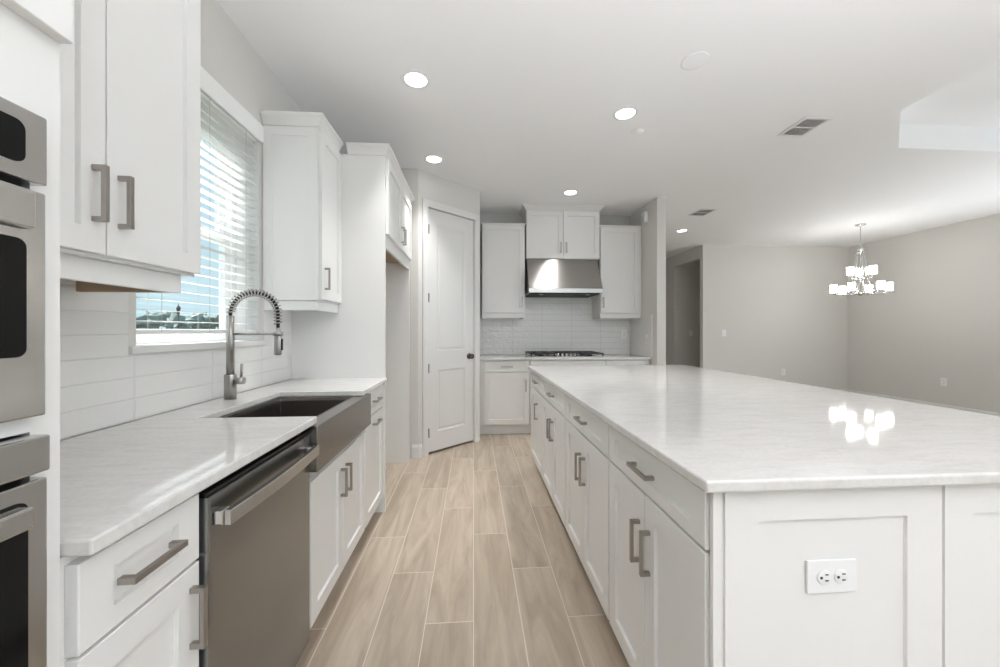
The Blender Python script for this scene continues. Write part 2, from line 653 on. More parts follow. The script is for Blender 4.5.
# dining side walls, hallway
w = MB()
HX = 4.17
w.box(HX, HX + 0.12, WF, 6.586, 0, CEIL).box(HX, HX + 0.12, 6.586, 7.48, 2.575, CEIL).box(HX, HX + 0.12, 7.48, 8.9, 0, CEIL)
struct(w.build('wall_hall', M['wall']), 'greige wall with an opening to the hallway')
struct(MB().box(HX + 0.12, WR, WF, WF + 0.086, 0, CEIL).build('wall_far', M['wall']))
w = MB()
w.box(HX + 0.12, 6.0, 7.5, 7.6, 0, CEIL).box(6.0, 6.1, WF + 0.086, 7.6, 0, CEIL)
struct(w.build('wall_hall_inner', M['wall']))
struct(MB().box(2.258, HX, 8.8, 8.9, 0, CEIL).build('wall_hall_end', M['wall']))
w = MB()
w.box(WR, WR + 0.2, WN - 0.2, -2.7, 0, CEIL).box(WR, WR + 0.2, 4.2, 9.2, 0, CEIL).box(WR, WR + 0.2, -2.7, 4.2, 2.4, CEIL).box(WR, WR + 0.2, -2.7, 4.2, 0, 0.1)
struct(w.build('wall_right', M['wall']))
w = MB()
w.box(WL, 0.3, WN - 0.2, WN, 0, CEIL).box(4.9, WR, WN - 0.2, WN, 0, CEIL).box(0.3, 4.9, WN - 0.2, WN, 2.4, CEIL)
struct(w.build('wall_behind', M['wall']))

# baseboards
BB = [(0, 0), (0.014, 0), (0.014, 0.105), (0.009, 0.122), (0.004, 0.132), (0, 0.134)]
struct(MB().sweep([(WR, WF), (WR, 4.2)], BB).build('baseboard_right', M['trim']))
struct(MB().sweep([(HX, WF), (WR, WF)], BB).build('baseboard_far', M['trim']))
dx = Vector((math.cos(PA), math.sin(PA)))
c0 = P0 + dx * (D0 - 0.075)
struct(MB().sweep([(-0.592, P0.y), tuple(P0), tuple(c0)], BB).build('baseboard_pantry', M['trim']))
c1 = P0 + dx * (D1 + 0.075)
struct(MB().sweep([(2.146, 4.30), (2.146, 4.222), (2.258, 4.222), (2.258, 8.8)][::-1][0:3][::-1] if False else
                  [(2.258, 8.7), (2.258, 4.222), (2.146, 4.222), (2.146, 4.30)][::-1], BB).build('baseboard_end', M['trim']))

# pantry door
d = struct(bpy.data.objects.new('door_1', None), 'white two-panel pantry door')
d.location = (P0.x, P0.y, 0)
d.rotation_euler = (0, 0, PA)
COL.objects.link(d)


def panel_slab(x0, x1, z0, z1, yf, t, panels):
    """door slab with moulded panels; front at yf facing -y"""
    m = MB()
    xs = sorted({x0, x1, *[p[0] for p in panels], *[p[1] for p in panels]})
    zs = sorted({z0, z1, *[p[2] for p in panels], *[p[3] for p in panels]})
    for i in range(len(xs) - 1):
        for j in range(len(zs) - 1):
            cx, cz = (xs[i] + xs[i + 1]) / 2, (zs[j] + zs[j + 1]) / 2
            hit = [p for p in panels if p[0] < cx < p[1] and p[2] < cz < p[3]]
            if not hit:
                vs = [m.bm.verts.new(q) for q in [(xs[i], yf, zs[j]), (xs[i + 1], yf, zs[j]), (xs[i + 1], yf, zs[j + 1]), (xs[i], yf, zs[j + 1])]]
                m.bm.faces.new(vs)
    for a, b_, c, e in panels:
        def loop(s, y):
            return [(a + s, y, c + s), (b_ - s, y, c + s), (b_ - s, y, e - s), (a + s, y, e - s)]
        m.rings([loop(0, yf), loop(0.004, yf + 0.004), loop(0.016, yf + 0.010), loop(0.022, yf + 0.010), loop(0.034, yf + 0.004)], cap0=False)
    bk = [(x0, yf, z0), (x1, yf, z0), (x1, yf, z1), (x0, yf, z1)]
    bk2 = [(p[0], yf + t, p[2]) for p in bk]
    m.rings([bk, bk2], cap0=False)
    bmesh.ops.remove_doubles(m.bm, verts=m.bm.verts, dist=1e-5)
    return m


DW_ = D1 - D0
panel_slab(D0, D1, 0.022, DH, 0.012, 0.035,
           [(D0 + 0.118, D1 - 0.118, 1.03, 2.31), (D0 + 0.118, D1 - 0.118, 0.215, 0.835)]).build('door_panel', M['trim'], d)
for z in (0.22, 0.86, 1.56, 2.24):
    h = MB()
    h.tube([(D0 - 0.002, -0.006, z - 0.045), (D0 - 0.002, -0.006, z + 0.045)], 0.0075, 8)
    h.box(D0 - 0.012, D0 + 0.004, 0.0, 0.0115, z - 0.045, z + 0.045)
    h.build('hinge', M['bronze'], d)
k = MB()
km = Matrix.Translation((D1 - 0.062, 0.012, 0.955)) @ Matrix.Rotation(PI / 2, 4, 'X')
k.lathe([(0, 0), (0.032, 0), (0.032, 0.006), (0.013, 0.010), (0.012, 0.030), (0.022, 0.036), (0.0285, 0.048), (0.025, 0.060), (0, 0.064)], n=20).xf(km)
k.build('knob', M['bronze'], d)
# casing
cp = [(0, 0), (0.062, 0)]
c = MB()


def casing_leg(m, xa, xb, z0, z1):
    m.box(xa, xb, -0.016, -0.0005, z0, z1)
    m.box(xa + 0.012 if xa < D0 else xa + 0.002, xb - 0.002 if xa < D0 else xb - 0.012, -0.020, -0.016, z0, z1)


casing_leg(c, D0 - 0.072, D0 - 0.012, 0.0, DH + 0.004)
casing_leg(c, D1 + 0.004, D1 + 0.072, 0.0, DH + 0.004)
c.box(D0 - 0.072, D1 + 0.072, -0.016, -0.0005, DH + 0.004, DH + 0.072)
c.box(D0 - 0.060, D1 + 0.060, -0.020, -0.016, DH + 0.006, DH + 0.060)
# jamb liner
c.box(D0 - 0.0085, D0 - 0.002, -0.004, 0.10, 0, DH + 0.004)
c.box(D1 + 0.002, D1 + 0.0085, -0.004, 0.10, 0, DH + 0.004)
c.xf(pm)
struct(c.build('trim_1', M['trim'], bevel=0.002), 'white casing around the pantry door')

# kitchen window: frame, sashes, glass, sill
win = struct(bpy.data.objects.new('window_1', None), 'white single-hung window over the sink')
COL.objects.link(win)
GX = -1.367


def rect_frame(x0, x1, ya, yb, za, zb, t, tb=None):
    tb = tb or t
    m = MB()
    m.box(x0, x1, ya, ya + t, za, zb).box(x0, x1, yb - t, yb, za, zb)
    m.box(x0, x1, ya + t, yb - t, za, za + tb).box(x0, x1, ya + t, yb - t, zb - t, zb)
    return m


fy0, fy1 = WY0 + 0.002, WY1 - 0.002
rect_frame(GX - 0.045, GX + 0.025, fy0, fy1, 1.182, WZ1 - 0.002, 0.030).build('window_frame', M['vinyl'], win, 0.002)
MZ = 1.745
for za, zb, xx in ((1.213, MZ + 0.018, GX + 0.004), (MZ - 0.018, WZ1 - 0.034, GX - 0.024)):
    s = rect_frame(xx - 0.012, xx + 0.014, fy0 + 0.031, fy1 - 0.031, za, zb, 0.048, 0.030).build('sash', M['vinyl'], win, 0.002)
    MB().box(xx - 0.002, xx + 0.002, fy0 + 0.078, fy1 - 0.078, za + 0.029, zb - 0.047).build('pane', M['glass'], s)
struct(MB().box(GX + 0.026, WL - 0.0005, WY0 + 0.0005, WY0 + 0.004, 1.1815, WZ1 - 0.004).box(GX + 0.026, WL - 0.0005, WY1 - 0.004, WY1 - 0.0005, 1.1815, WZ1 - 0.004)
       .box(GX + 0.026, WL - 0.0005, WY0 + 0.0005, WY1 - 0.0005, WZ1 - 0.004, WZ1 - 0.0005).build('trim_7', M['trim']), 'white window jamb lining')
struct(MB().box(GX + 0.026, WL + 0.02, WY0 + 0.001, WY1 - 0.001, 1.1655, 1.181).box(WL + 0.001, WL + 0.022, WY0 - 0.035, WY1 + 0.030, 1.152, 1.181)
       .build('trim_2', M['trim'], bevel=0.003), 'white window sill')

# backsplash tile fields
b = MB()
TZ = 1.41
X1 = WL + 0.008
b.box(WL + 0.0005, X1, 0.6145, WY0 - 0.036, 0.915, TZ)
b.box(WL + 0.0005, X1, WY0 - 0.036, WY1 + 0.036, 0.915, 1.151)
b.box(WL + 0.0005, X1, WY1 + 0.036, 2.577, 0.915, TZ)
struct(b.build('trim_3', M['tile_left']), 'glazed white stacked tile on the sink wall')
b = MB()
b.box(0.075, 2.136, WB - 0.008, WB - 0.0005, 0.915, 2.10)
struct(b.build('trim_4', M['tile_back']), 'glazed white stacked tile behind the range')
b = MB()
b.box(2.138, 2.1455, 4.33, WB - 0.009, 0.915, 1.43)
struct(b.build('trim_5', tile_mat('glazed_tile_end_wall', 'Y', WB, 0.002)), 'glazed white tile on the end wall')
struct(MB().box(2.134, 2.1455, 4.322, 4.3295, 0.915, 1.43).build('trim_6', M['white_plastic']), 'tile edge strip')

# ------------------------------------------------------------------ cabinet kit (local frame: x along the run, front at y = 0 facing -y)
ROT_L = PI / 2     # left run, facing +x
ROT_I = -PI / 2    # island, facing -x
DT = 0.021


def shaker(x0, x1, z0, z1, rail=0.058, rec=0.011, t=DT, railz=None):
    rz = railz or rail
    m = MB()

    def loop(sx, sz, y):
        return [(x0 + sx, y, z0 + sz), (x1 - sx, y, z0 + sz), (x1 - sx, y, z1 - sz), (x0 + sx, y, z1 - sz)]
    e = 0.0015
    m.rings([loop(0, 0, -0.001), loop(0, 0, -t + e), loop(e, e, -t), loop(rail, rz, -t), loop(rail + 0.0012, rz + 0.0012, -t + rec)])
    return m


def pull_v(x, z0, z1, y=-DT):
    m = MB()
    m.box(x - 0.006, x + 0.006, y - 0.031, y - 0.021, z0, z1)
    m.box(x - 0.006, x + 0.006, y - 0.022, y - 0.0005, z0, z0 + 0.012)
    m.box(x - 0.006, x + 0.006, y - 0.022, y - 0.0005, z1 - 0.012, z1)
    return m


def pull_h(x0, x1, z, y=-DT):
    m = MB()
    m.box(x0, x1, y - 0.031, y - 0.021, z - 0.006, z + 0.006)
    m.box(x0, x0 + 0.012, y - 0.022, y - 0.0005, z - 0.006, z + 0.006)
    m.box(x1 - 0.012, x1, y - 0.022, y - 0.0005, z - 0.006, z + 0.006)
    return m


def add_front(par, kind, x0, x1, z0, z1, pull=None, **kw):
    f = shaker(x0, x1, z0, z1, **kw).build(kind, M['cab'], par)
    if pull:
        if pull[0] == 'v':
            pull_v(*pull[1:]).build('handle', M['nickel'], f, 0.0012)
        else:
            pull_h(*pull[1:]).build('handle', M['nickel'], f, 0.0012)
    return f


def carcass(par, x0, x1, y1, z0, z1, toe=True, frame=0.0):
    m = MB()
    m.box(x0, x1, 0.0, y1, z0, z1)
    o = m.build('carcass', M['cab'], par, 0.001, 1)
    if toe:
        MB().box(x0, x1, 0.07, y1, 0.0, z0 - 0.0005).build('toe_kick', M['cab'], par)
    return o


BZ0, BZ1 = 0.105, 0.8870      # base cabinet box
DZ0, DZ1 = 0.112, 0.722       # base door
RZ0, RZ1 = 0.729, 0.872       # drawer front
LX = -0.632                   # left-run face plane (doors stand 2 cm proud)

# ---- left run
t = thing('base_cabinet', 'narrow white base cabinet with drawer and door between ovens and dishwasher', 'cabinet', (LX, 0.616, 0), ROT_L)
carcass(t, 0.0, 0.264, 0.58, BZ0, BZ1)
add_front(t, 'drawer', 0.006, 0.261, RZ0, RZ1, ('h', 0.067, 0.187, 0.804), rail=0.058, railz=0.038)
add_front(t, 'door', 0.006, 0.261, DZ0, DZ1, ('v', 0.236, 0.548, 0.680))

t = thing('dishwasher', 'stainless steel dishwasher under the counter beside the sink', 'dishwasher', (LX, 0.8815, 0), ROT_L)
MB().box(0.0, 0.524, 0.004, 0.56, 0.10, 0.878).build('tub', M['rubber'], t)
MB().box(0.004, 0.524, 0.05, 0.56, 0.0, 0.0995).build('toe_kick', M['rubber'], t)
MB().box(0.004, 0.524, -0.036, 0.002, 0.105, 0.858).build('door', M['steel_dark'], t, 0.004)
MB().box(0.004, 0.524, -0.030, 0.002, 0.859, 0.868).build('control_strip', M['black'], t)
h = MB()
pts = []
for i in range(13):
    u = i / 12
    pts.append((0.018 + u * 0.492, -0.066 - 0.010 * math.sin(PI * u), 0.803))
lo = [[(p[0], p[1] - 0.009, 0.787), (p[0], p[1] + 0.007, 0.787), (p[0], p[1] + 0.007, 0.822), (p[0], p[1] - 0.009, 0.822)] for p in pts]
h.rings(lo)
h.build('handle', M['steel'], t, 0.002)
for x in (0.030, 0.498):
    MB().box(x - 0.014, x + 0.014, -0.058, -0.0365, 0.788, 0.821).build('handle_bracket', M['chrome'], t, 0.003)
MB().lathe([(0, 0), (0.012, 0), (0.012, 0.0012), (0, 0.0015)], n=20).xf(Matrix.Translation((0.28, -0.0362, 0.17)) @ Matrix.Rotation(PI / 2, 4, 'X')).build('badge', M['chrome'], t)

t = thing('sink_cabinet', 'white two-door base cabinet under the apron sink', 'cabinet', (LX, 1.446, 0), ROT_L)
MB().box(-0.036, 0.712, 0, 0.58, BZ0, 0.706).build('carcass', M['cab'], t, 0.001, 1)
MB().box(0, 0.712, 0.07, 0.58, 0, BZ0 - 0.0005).build('toe_kick', M['cab'], t)
add_front(t, 'door', 0.006, 0.349, DZ0, 0.662, ('v', 0.318, 0.470, 0.600))
add_front(t, 'door', 0.353, 0.698, DZ0, 0.662, ('v', 0.385, 0.470, 0.600))

t = thing('base_cabinet', 'narrow white pull-out base cabinet between apron sink and fridge panel', 'cabinet', (LX, 2.160, 0), ROT_L)
carcass(t, 0.0, 0.416, 0.58, BZ0, BZ1)
add_front(t, 'drawer', 0.006, 0.412, RZ0, RZ1, ('h', 0.145, 0.275, 0.805), railz=0.038)
add_front(t, 'door', 0.006, 0.412, DZ0, DZ1, ('h', 0.145, 0.275, 0.665))

# ---- left countertop with sink cut-out
b = MB()
b.prism([(WL + 0.009, 0.6155), (-0.586, 0.6155), (-0.586, 1.446), (-1.015, 1.446), (-1.015, 2.03),
         (-0.586, 2.03), (-0.586, 2.5775), (WL + 0.009, 2.5775)], 0.8875, 0.914)
tag(b.build('countertop', M['quartz'], None, 0.004, 2), 'white quartz countertop along the window wall with sink cutout', 'countertop')

# ---- sink
t = thing('apron_sink', 'dark stainless apron front sink set in the window counter', 'sink', (0, 0, 0))
SZ = 0.887
fr, bk, y0, y1, fz = -0.640, -1.013, 1.448, 2.028, 0.66
m = MB()
o_ = [(bk, y0), (fr, y0), (fr, y1), (bk, y1)]


def lp(dx_, z):
    return [(bk + dx_, y0 + dx_, z), (fr - dx_, y0 + dx_, z), (fr - dx_, y1 - dx_, z), (bk + dx_, y1 - dx_, z)]


m.rings([lp(-0.004, 0.714), lp(-0.004, SZ - 0.001), lp(0.002, SZ - 0.001), lp(0.004, SZ - 0.02), lp(0.008, 0.724), lp(0.02, 0.7165)], cap0=True)
m.build('basin', M['steel_sink'], t, 0.003)
MB().box(-0.634, -0.569, 1.409, 2.120, 0.714, SZ).build('apron', M['steel_sink'], t, 0.006, 3)
MB().lathe([(0, 0.002), (0.03, 0.002), (0.042, 0.004), (0.045, 0.0)], (-0.82, 1.74, 0.7172), 20).build('drain', M['chrome'], t)

# ---- faucet
FX, FY = -1.140, 1.834
t = thing('kitchen_faucet', 'tall brushed nickel spring faucet standing behind the sink', 'faucet', (FX, FY, 0.9145))
MB().lathe([(0, 0), (0.025, 0), (0.025, 0.112), (0.0235, 0.115), (0, 0.115)], n=24).build('base', M['nickel2'], t)
MB().lathe([(0, 0.1155), (0.0165, 0.1155), (0.0165, 0.30), (0.0160, 0.302), (0.0150, 0.305), (0.0150, 0.392), (0, 0.392)], n=24).build('stem', M['nickel2'], t)
RE = 0.216
arc = []
for i in range(41):
    a = PI * (1 - i / 40)
    arc.append((RE / 2 + RE / 2 * math.cos(a), 0, 0.392 + 0.108 * math.sin(a) ** 0.9 if math.sin(a) > 1e-6 else 0.392))
arc = arc + [(RE, 0, 0.372), (RE, 0, 0.345), (RE, 0, 0.328)]
MB().tube(arc, 0.0075, 10).build('hose', M['rubber'], t)
# coil
dense = []
A = [Vector(p) for p in arc]
acc = [0]
for i in range(1, len(A)):
    acc.append(acc[-1] + (A[i] - A[i - 1]).length)


def at_len(s):
    for i in range(1, len(A)):
        if acc[i] >= s:
            f = (s - acc[i - 1]) / max(1e-9, acc[i] - acc[i - 1])
            tt = (A[i] - A[i - 1]).normalized()
            return A[i - 1].lerp(A[i], f), tt
    return A[-1], (A[-1] - A[-2]).normalized()


TURNS = 25
for i in range(TURNS * 10 + 1):
    s = acc[-1] * (0.02 + 0.93 * i / (TURNS * 10))
    p, tt = at_len(s)
    ya = Vector((0, 1, 0))
    nn = tt.cross(ya)
    ph = 2 * PI * i / 10
    dense.append(p + (ya * math.cos(ph) + nn * math.sin(ph)) * 0.0160)
MB().tube(dense, 0.0032, 6).build('spring', M['nickel2'], t)
MB().lathe([(0, 0.205), (0.014, 0.205), (0.0165, 0.212), (0.0165, 0.292), (0.015, 0.300), (0.011, 0.308), (0.010, 0.335), (0, 0.335)], (RE, 0, 0), 20).build('sprayer', M['nickel2'], t)
sp_ = bpy.data.objects['sprayer']
MB().box(RE + 0.0150, RE + 0.021, -0.006, 0.006, 0.228, 0.282).build('spray_button', M['rubber'], sp_, 0.002)
m = MB()
m.tube([(0.017, 0, 0.305), (RE - 0.02, 0, 0.305)], 0.0055, 10)
m.lathe([(0.0135, 0.296), (0.0215, 0.296), (0.0215, 0.316), (0.0135, 0.316), (0.0135, 0.296)], (RE, 0, 0), 20)
m.build('support_arm', M['nickel2'], t)
m = MB()
m.tube([(0.022, 0, 0.085), (0.062, 0, 0.085)], 0.0165, 16)
m.tube([(0.048, 0, 0.098), (0.052, 0, 0.165)], 0.0055, 8)
m.build('lever', M['nickel2'], t)

# ---- wall cabinets, left
UX = -0.905      # face plane, doors at -0.884
UZ0, UZ1 = 1.41, 2.425
CROWN = [(0, 0), (0.005, 0), (0.008, 0.010), (0.016, 0.026), (0.026, 0.042), (0.035, 0.050), (0.038, 0.054), (0.038, 0.064), (0, 0.064)]


def wall_cab(label, loc, rz, width, depth, doors, z0, z1, crown_path=None, railpath=None, doorz=None):
    t = thing('wall_cabinet', label, 'cabinet', loc, rz)
    m = MB()
    m.box(0, width, 0, depth, z0, z1)
    m.build('carcass', M['cab'], t, 0.001, 1)
    dz0, dz1 = doorz or (z0 + 0.008, z1 - 0.012)
    for x0, x1, hx, hz0, hz1 in doors:
        add_front(t, 'door', x0, x1, dz0, dz1, ('v', hx, hz0, hz1) if hx is not None else None)
    if crown_path:
        MB().sweep(crown_path, [(o, z1 + z) for o, z in CROWN]).build('crown_moulding', M['cab'], t)
    if railpath:
        MB().sweep(railpath, [(-0.018, z0 - 0.056), (0, z0 - 0.056), (0, z0 - 0.0005), (-0.018, z0 - 0.0005)]).build('light_rail', M['cab'], t, 0.001, 1)
    return t


DP = UX - WL - 0.002
t = wall_cab('white two-door wall cabinet between oven tower and window', (UX, 0.6155, 0), ROT_L, 0.662, DP,
             [(0.036, 0.347, 0.317, 1.490, 1.622), (0.351, 0.660, 0.381, 1.490, 1.622)], UZ0, UZ1,
             [(0.002, 0), (0.662, 0), (0.662, DP - 0.002)], [(0.002, 0.02), (0.634, 0.02), (0.634, DP - 0.004)])
MB().box(0.003, 0.608, 0.040, DP - 0.001, UZ0 - 0.006, UZ0 - 0.001).box(0.608, 0.6135, 0.040, DP - 0.001, UZ0 - 0.055, UZ0 - 0.001).build('underside', M['wood'], t)

# cabinet beside the window: decorative shaker end panel on the window side
t = wall_cab('white wall cabinet right of the window with shaker end panel', (UX, 2.244, 0), ROT_L, 0.333, DP,
             [(0.003, 0.331, 0.045, 1.478, 1.610)], UZ0, UZ1,
             [(0.0, DP - 0.002), (0.0, 0.0), (0.316, 0.0)], [(0.003, DP - 0.004), (0.003, 0.003), (0.331, 0.003)])
e = shaker(0.0, DP - 0.003, UZ0 + 0.002, UZ1 - 0.006, rail=0.052, t=0.010, rec=0.006)
e.xf(Matrix.Translation((-0.0005, 0, 0)) @ Matrix.Rotation(-PI / 2, 4, 'Z') @ Matrix.Translation((-(DP - 0.002), 0, 0)))
e.build('end_panel', M['cab'], t)

# ---- refrigerator surround
t = thing('refrigerator_surround', 'tall white panelled cabinet around the empty fridge alcove', 'cabinet', (-0.60, 2.579, 0), ROT_L)
FD = 0.60 + WL + 0.002
FD = -(WL + 0.002) - 0.60
MB().box(0.0, 0.022, 0.0, FD, 0.0, UZ1).build('side_panel', M['cab'], t, 0.001, 1)
MB().box(0.955, 0.977, 0.0, FD, 0.0, UZ1).build('side_panel', M['cab'], t, 0.001, 1)
MB().box(0.0225, 0.9545, 0.0, FD, 1.872, UZ1).box(0.0225, 0.9545, 0.0, 0.02, 1.805, 1.872).build('cabinet_box', M['cab'], t, 0.001, 1)
MB().box(0.0225, 0.9545, 0.021, FD, 1.866, 1.8715).build('underside', M['wood'], t)
add_front(t, 'door', 0.012, 0.486, 1.895, UZ1 - 0.012, ('v', 0.452, 1.935, 2.066))
add_front(t, 'door', 0.490, 0.965, 1.895, UZ1 - 0.012, ('v', 0.524, 1.935, 2.066))
MB().sweep([(0.0, FD - DP - 0.060), (0.0, 0.0), (0.977, 0.0), (0.977, FD - 0.28)], [(o, UZ1 + 0.0005 + z) for o, z in CROWN]).build('crown_moulding', M['cab'], t)

# ---- oven tower
t = thing('oven_tower_cabinet', 'tall white cabinet holding the built in ovens, left edge of view', 'cabinet', (-0.628, -0.215, 0), ROT_L)
OD = -(WL + 0.002) - 0.628
TW_ = 0.8275
m = MB()
OY0, OY1 = 0.035, 0.789
m.box(0, OY0, 0, OD, 0.105, UZ1).box(OY1, TW_, 0, OD, 0.105, UZ1)
m.box(OY0, OY1, 0, OD, 0.105, 0.36).box(OY0, OY1, 0, OD, 1.543, UZ1)
m.box(OY0, OY1, OD - 0.02, OD, 0.36, 1.543)
m.box(OY0, OY1, 0, OD, 1.092, 1.112)
m.build('carcass', M['cab'], t)
MB().box(0, TW_, 0.07, OD, 0, 0.1045).build('toe_kick', M['cab'], t)
add_front(t, 'door', 0.006, 0.409, 1.672, UZ1 - 0.012, ('v', 0.375, 1.74, 1.87))
add_front(t, 'door', 0.413, TW_ - 0.001, 1.672, UZ1 - 0.012, ('v', 0.447, 1.74, 1.87))
add_front(t, 'drawer', 0.006, TW_ - 0.004, 0.112, 0.350, ('h', 0.346, 0.477, 0.24))
MB().sweep([(0.0, OD - 0.002), (0.0, 0.0), (TW_, 0.0), (TW_, 0.20)], [(o, UZ1 + 0.0005 + z) for o, z in CROWN]).build('crown_moulding', M['cab'], t)


def rrect(x0, x1, z0, z1, r, y, n=5):
    pts = []
    for cx, cz, a0 in ((x1 - r, z0 + r, -PI / 2), (x1 - r, z1 - r, 0), (x0 + r, z1 - r, PI / 2), (x0 + r, z0 + r, PI)):
        for i in range(n + 1):
            a = a0 + PI / 2 * i / n
            pts.append((cx + r * math.cos(a), y, cz + r * math.sin(a)))
    return pts


def rplate(x0, x1, z0, z1, r, ya, yb):
    return MB().rings([rrect(x0, x1, z0, z1, r, yb), rrect(x0, x1, z0, z1, r, ya)])


# upper appliance
ox = -0.215 + OY0
t = thing('microwave_oven', 'stainless built in microwave oven above the wall oven', 'microwave', (-0.628, ox, 0), ROT_L)
AW = OY1 - OY0
MB().box(0.006, AW - 0.006, 0.004, 0.50, 1.118, 1.535).build('body', M['rubber'], t)
f = MB().box(0.0, AW, -0.024, -0.001, 1.440, 1.537).build('control_panel', M['steel'], t, 0.003)
rplate(0.035, AW - 0.028, 1.460, 1.517, 0.012, -0.0255, -0.0242).build('display', M['black'], f)
f = MB().box(0.0, AW, -0.022, -0.001, 1.116, 1.430).build('door', M['steel'], t, 0.003)
rplate(0.04, AW - 0.025, 1.200, 1.360, 0.012, -0.0235, -0.0222).build('window', M['black'], f)
m = MB()
m.box(0.05, AW - 0.052, -0.066, -0.046, 1.366, 1.414)
m.box(0.08, 0.11, -0.046, -0.0222, 1.378, 1.402).box(AW - 0.105, AW - 0.075, -0.046, -0.0222, 1.378, 1.402)
m.build('handle', M['steel'], f, 0.003)
t = thing('wall_oven', 'stainless wall oven below the microwave in the tower cabinet', 'oven', (-0.628, ox, 0), ROT_L)
MB().box(0.006, AW - 0.006, 0.004, 0.55, 0.365, 1.088).build('body', M['rubber'], t)
MB().box(0.0, AW, -0.028, -0.001, 1.038, 1.089).build('control_panel', M['steel'], t, 0.003)
f = MB().box(0.0, AW, -0.024, -0.001, 0.366, 1.029).build('door', M['steel'], t, 0.003)
rplate(0.05, AW - 0.025, 0.46, 1.006, 0.012, -0.0255, -0.0242).build('window', M['black'], f)
m = MB()
m.box(0.04, AW - 0.058, -0.070, -0.050, 0.984, 1.012)
m.box(0.08, 0.11, -0.050, -0.0242, 0.988, 1.008).box(AW - 0.110, AW - 0.080, -0.050, -0.0242, 0.988, 1.008)
m.build('handle', M['steel'], f, 0.003)

# ---- back run
BY = 4.382       # face plane
t = thing('base_cabinet', 'white base cabinet left of the cooktop beside the pantry wall', 'cabinet', (0.078, BY, 0))
BD = WB - 0.012 - BY
carcass(t, 0.0, 0.586, BD, BZ0 + 0.015, BZ1)
MB().box(0.0, 0.586, 0.055, 0.0695, 0, 0.119).build('plinth', M['cab'], t)
add_front(t, 'drawer', 0.046, 0.580, 0.748, RZ1, ('h', 0.246, 0.382, 0.811), railz=0.03, rail=0.045)
add_front(t, 'door', 0.046, 0.580, 0.130, 0.741, ('v', 0.537, 0.520, 0.655))
t = thing('base_cabinet', 'wide white drawer base cabinet under the gas cooktop', 'cabinet', (0.666, BY, 0))
carcass(t, 0.0, 0.914, BD, BZ0 + 0.015, BZ1)
add_front(t, 'drawer', 0.006, 0.908, 0.748, RZ1, ('h', 0.39, 0.52, 0.806), railz=0.03, rail=0.045)
add_front(t, 'drawer', 0.006, 0.908, 0.442, 0.741, ('h', 0.39, 0.52, 0.65))
add_front(t, 'drawer', 0.006, 0.908, 0.130, 0.435, ('h', 0.39, 0.52, 0.345))
t = thing('base_cabinet', 'white base cabinet right of the cooktop beside the end wall', 'cabinet', (1.582, BY, 0))
carcass(t, 0.0, 0.552, BD, BZ0 + 0.015, BZ1)
add_front(t, 'drawer', 0.006, 0.530, 0.748, RZ1, ('h', 0.20, 0.336, 0.811), railz=0.03, rail=0.045)
add_front(t, 'door', 0.006, 0.530, 0.130, 0.741, ('v', 0.05, 0.520, 0.655))
tag(MB().prism([(0.076, BY - 0.046), (2.133, BY - 0.046), (2.133, WB - 0.009), (0.076, WB - 0.009)], 0.8875, 0.914).build('countertop', M['quartz'], None, 0.003),
    'white quartz countertop on the range wall under the cooktop', 'countertop')

# cooktop
CX0, CX1, CY0, CY1 = 0.672, 1.592, 4.408, 4.90
t = thing('gas_cooktop', 'black gas cooktop with iron grates on the back counter', 'cooktop', ((CX0 + CX1) / 2, (CY0 + CY1) / 2, 0.9145))
hw, hd = (CX1 - CX0) / 2, (CY1 - CY0) / 2
MB().box(-hw, hw, -hd, hd, 0, 0.010).build('tray', M['steel'], t, 0.003)
gw = (2 * hw - 0.02) / 3
for i in range(3):
    g0 = -hw + 0.01 + i * gw + 0.004
    g1 = g0 + gw - 0.008
    ya, yb = -hd + (0.12 if i == 1 else 0.012), hd - 0.015
    m = MB()
    zt0, zt1 = 0.034, 0.048
    m.box(g0, g1, ya, ya + 0.014, zt0, zt1).box(g0, g1, yb - 0.014, yb, zt0, zt1)
    m.box(g0, g0 + 0.014, ya, yb, zt0, zt1).box(g1 - 0.014, g1, ya, yb, zt0, zt1)
    m.box((g0 + g1) / 2 - 0.006, (g0 + g1) / 2 + 0.006, ya, yb, zt0, zt1)
    for yy in (ya + (yb - ya) * 0.28, ya + (yb - ya) * 0.5, ya + (yb - ya) * 0.72):
        m.box(g0, g1, yy - 0.006, yy + 0.006, zt0, zt1)
    for xx in (g0, g1 - 0.014):
        for yy in (ya, yb - 0.014):
            m.box(xx, xx + 0.014, yy, yy + 0.014, 0.0105, zt0)
    m.build('grate', M['iron'], t)
for bx, by, r in ((-0.30, -0.12, 0.036), (-0.30, 0.12, 0.045), (0.0, 0.05, 0.055), (0.30, -0.12, 0.045), (0.30, 0.12, 0.036)):
    MB().lathe([(0, 0.0105), (r, 0.0105), (r, 0.020), (r * 0.7, 0.022), (r * 0.7, 0.028), (0, 0.028)], (bx, by, 0), 18).build('burner', M['iron'], t)
for i in range(5):
    kx = -0.104 + i * 0.052
    MB().lathe([(0, 0.0105), (0.019, 0.0105), (0.019, 0.016), (0.016, 0.018), (0.015, 0.040), (0, 0.042)], (kx, -hd + 0.06, 0), 16).build('knob', M['chrome'], t)

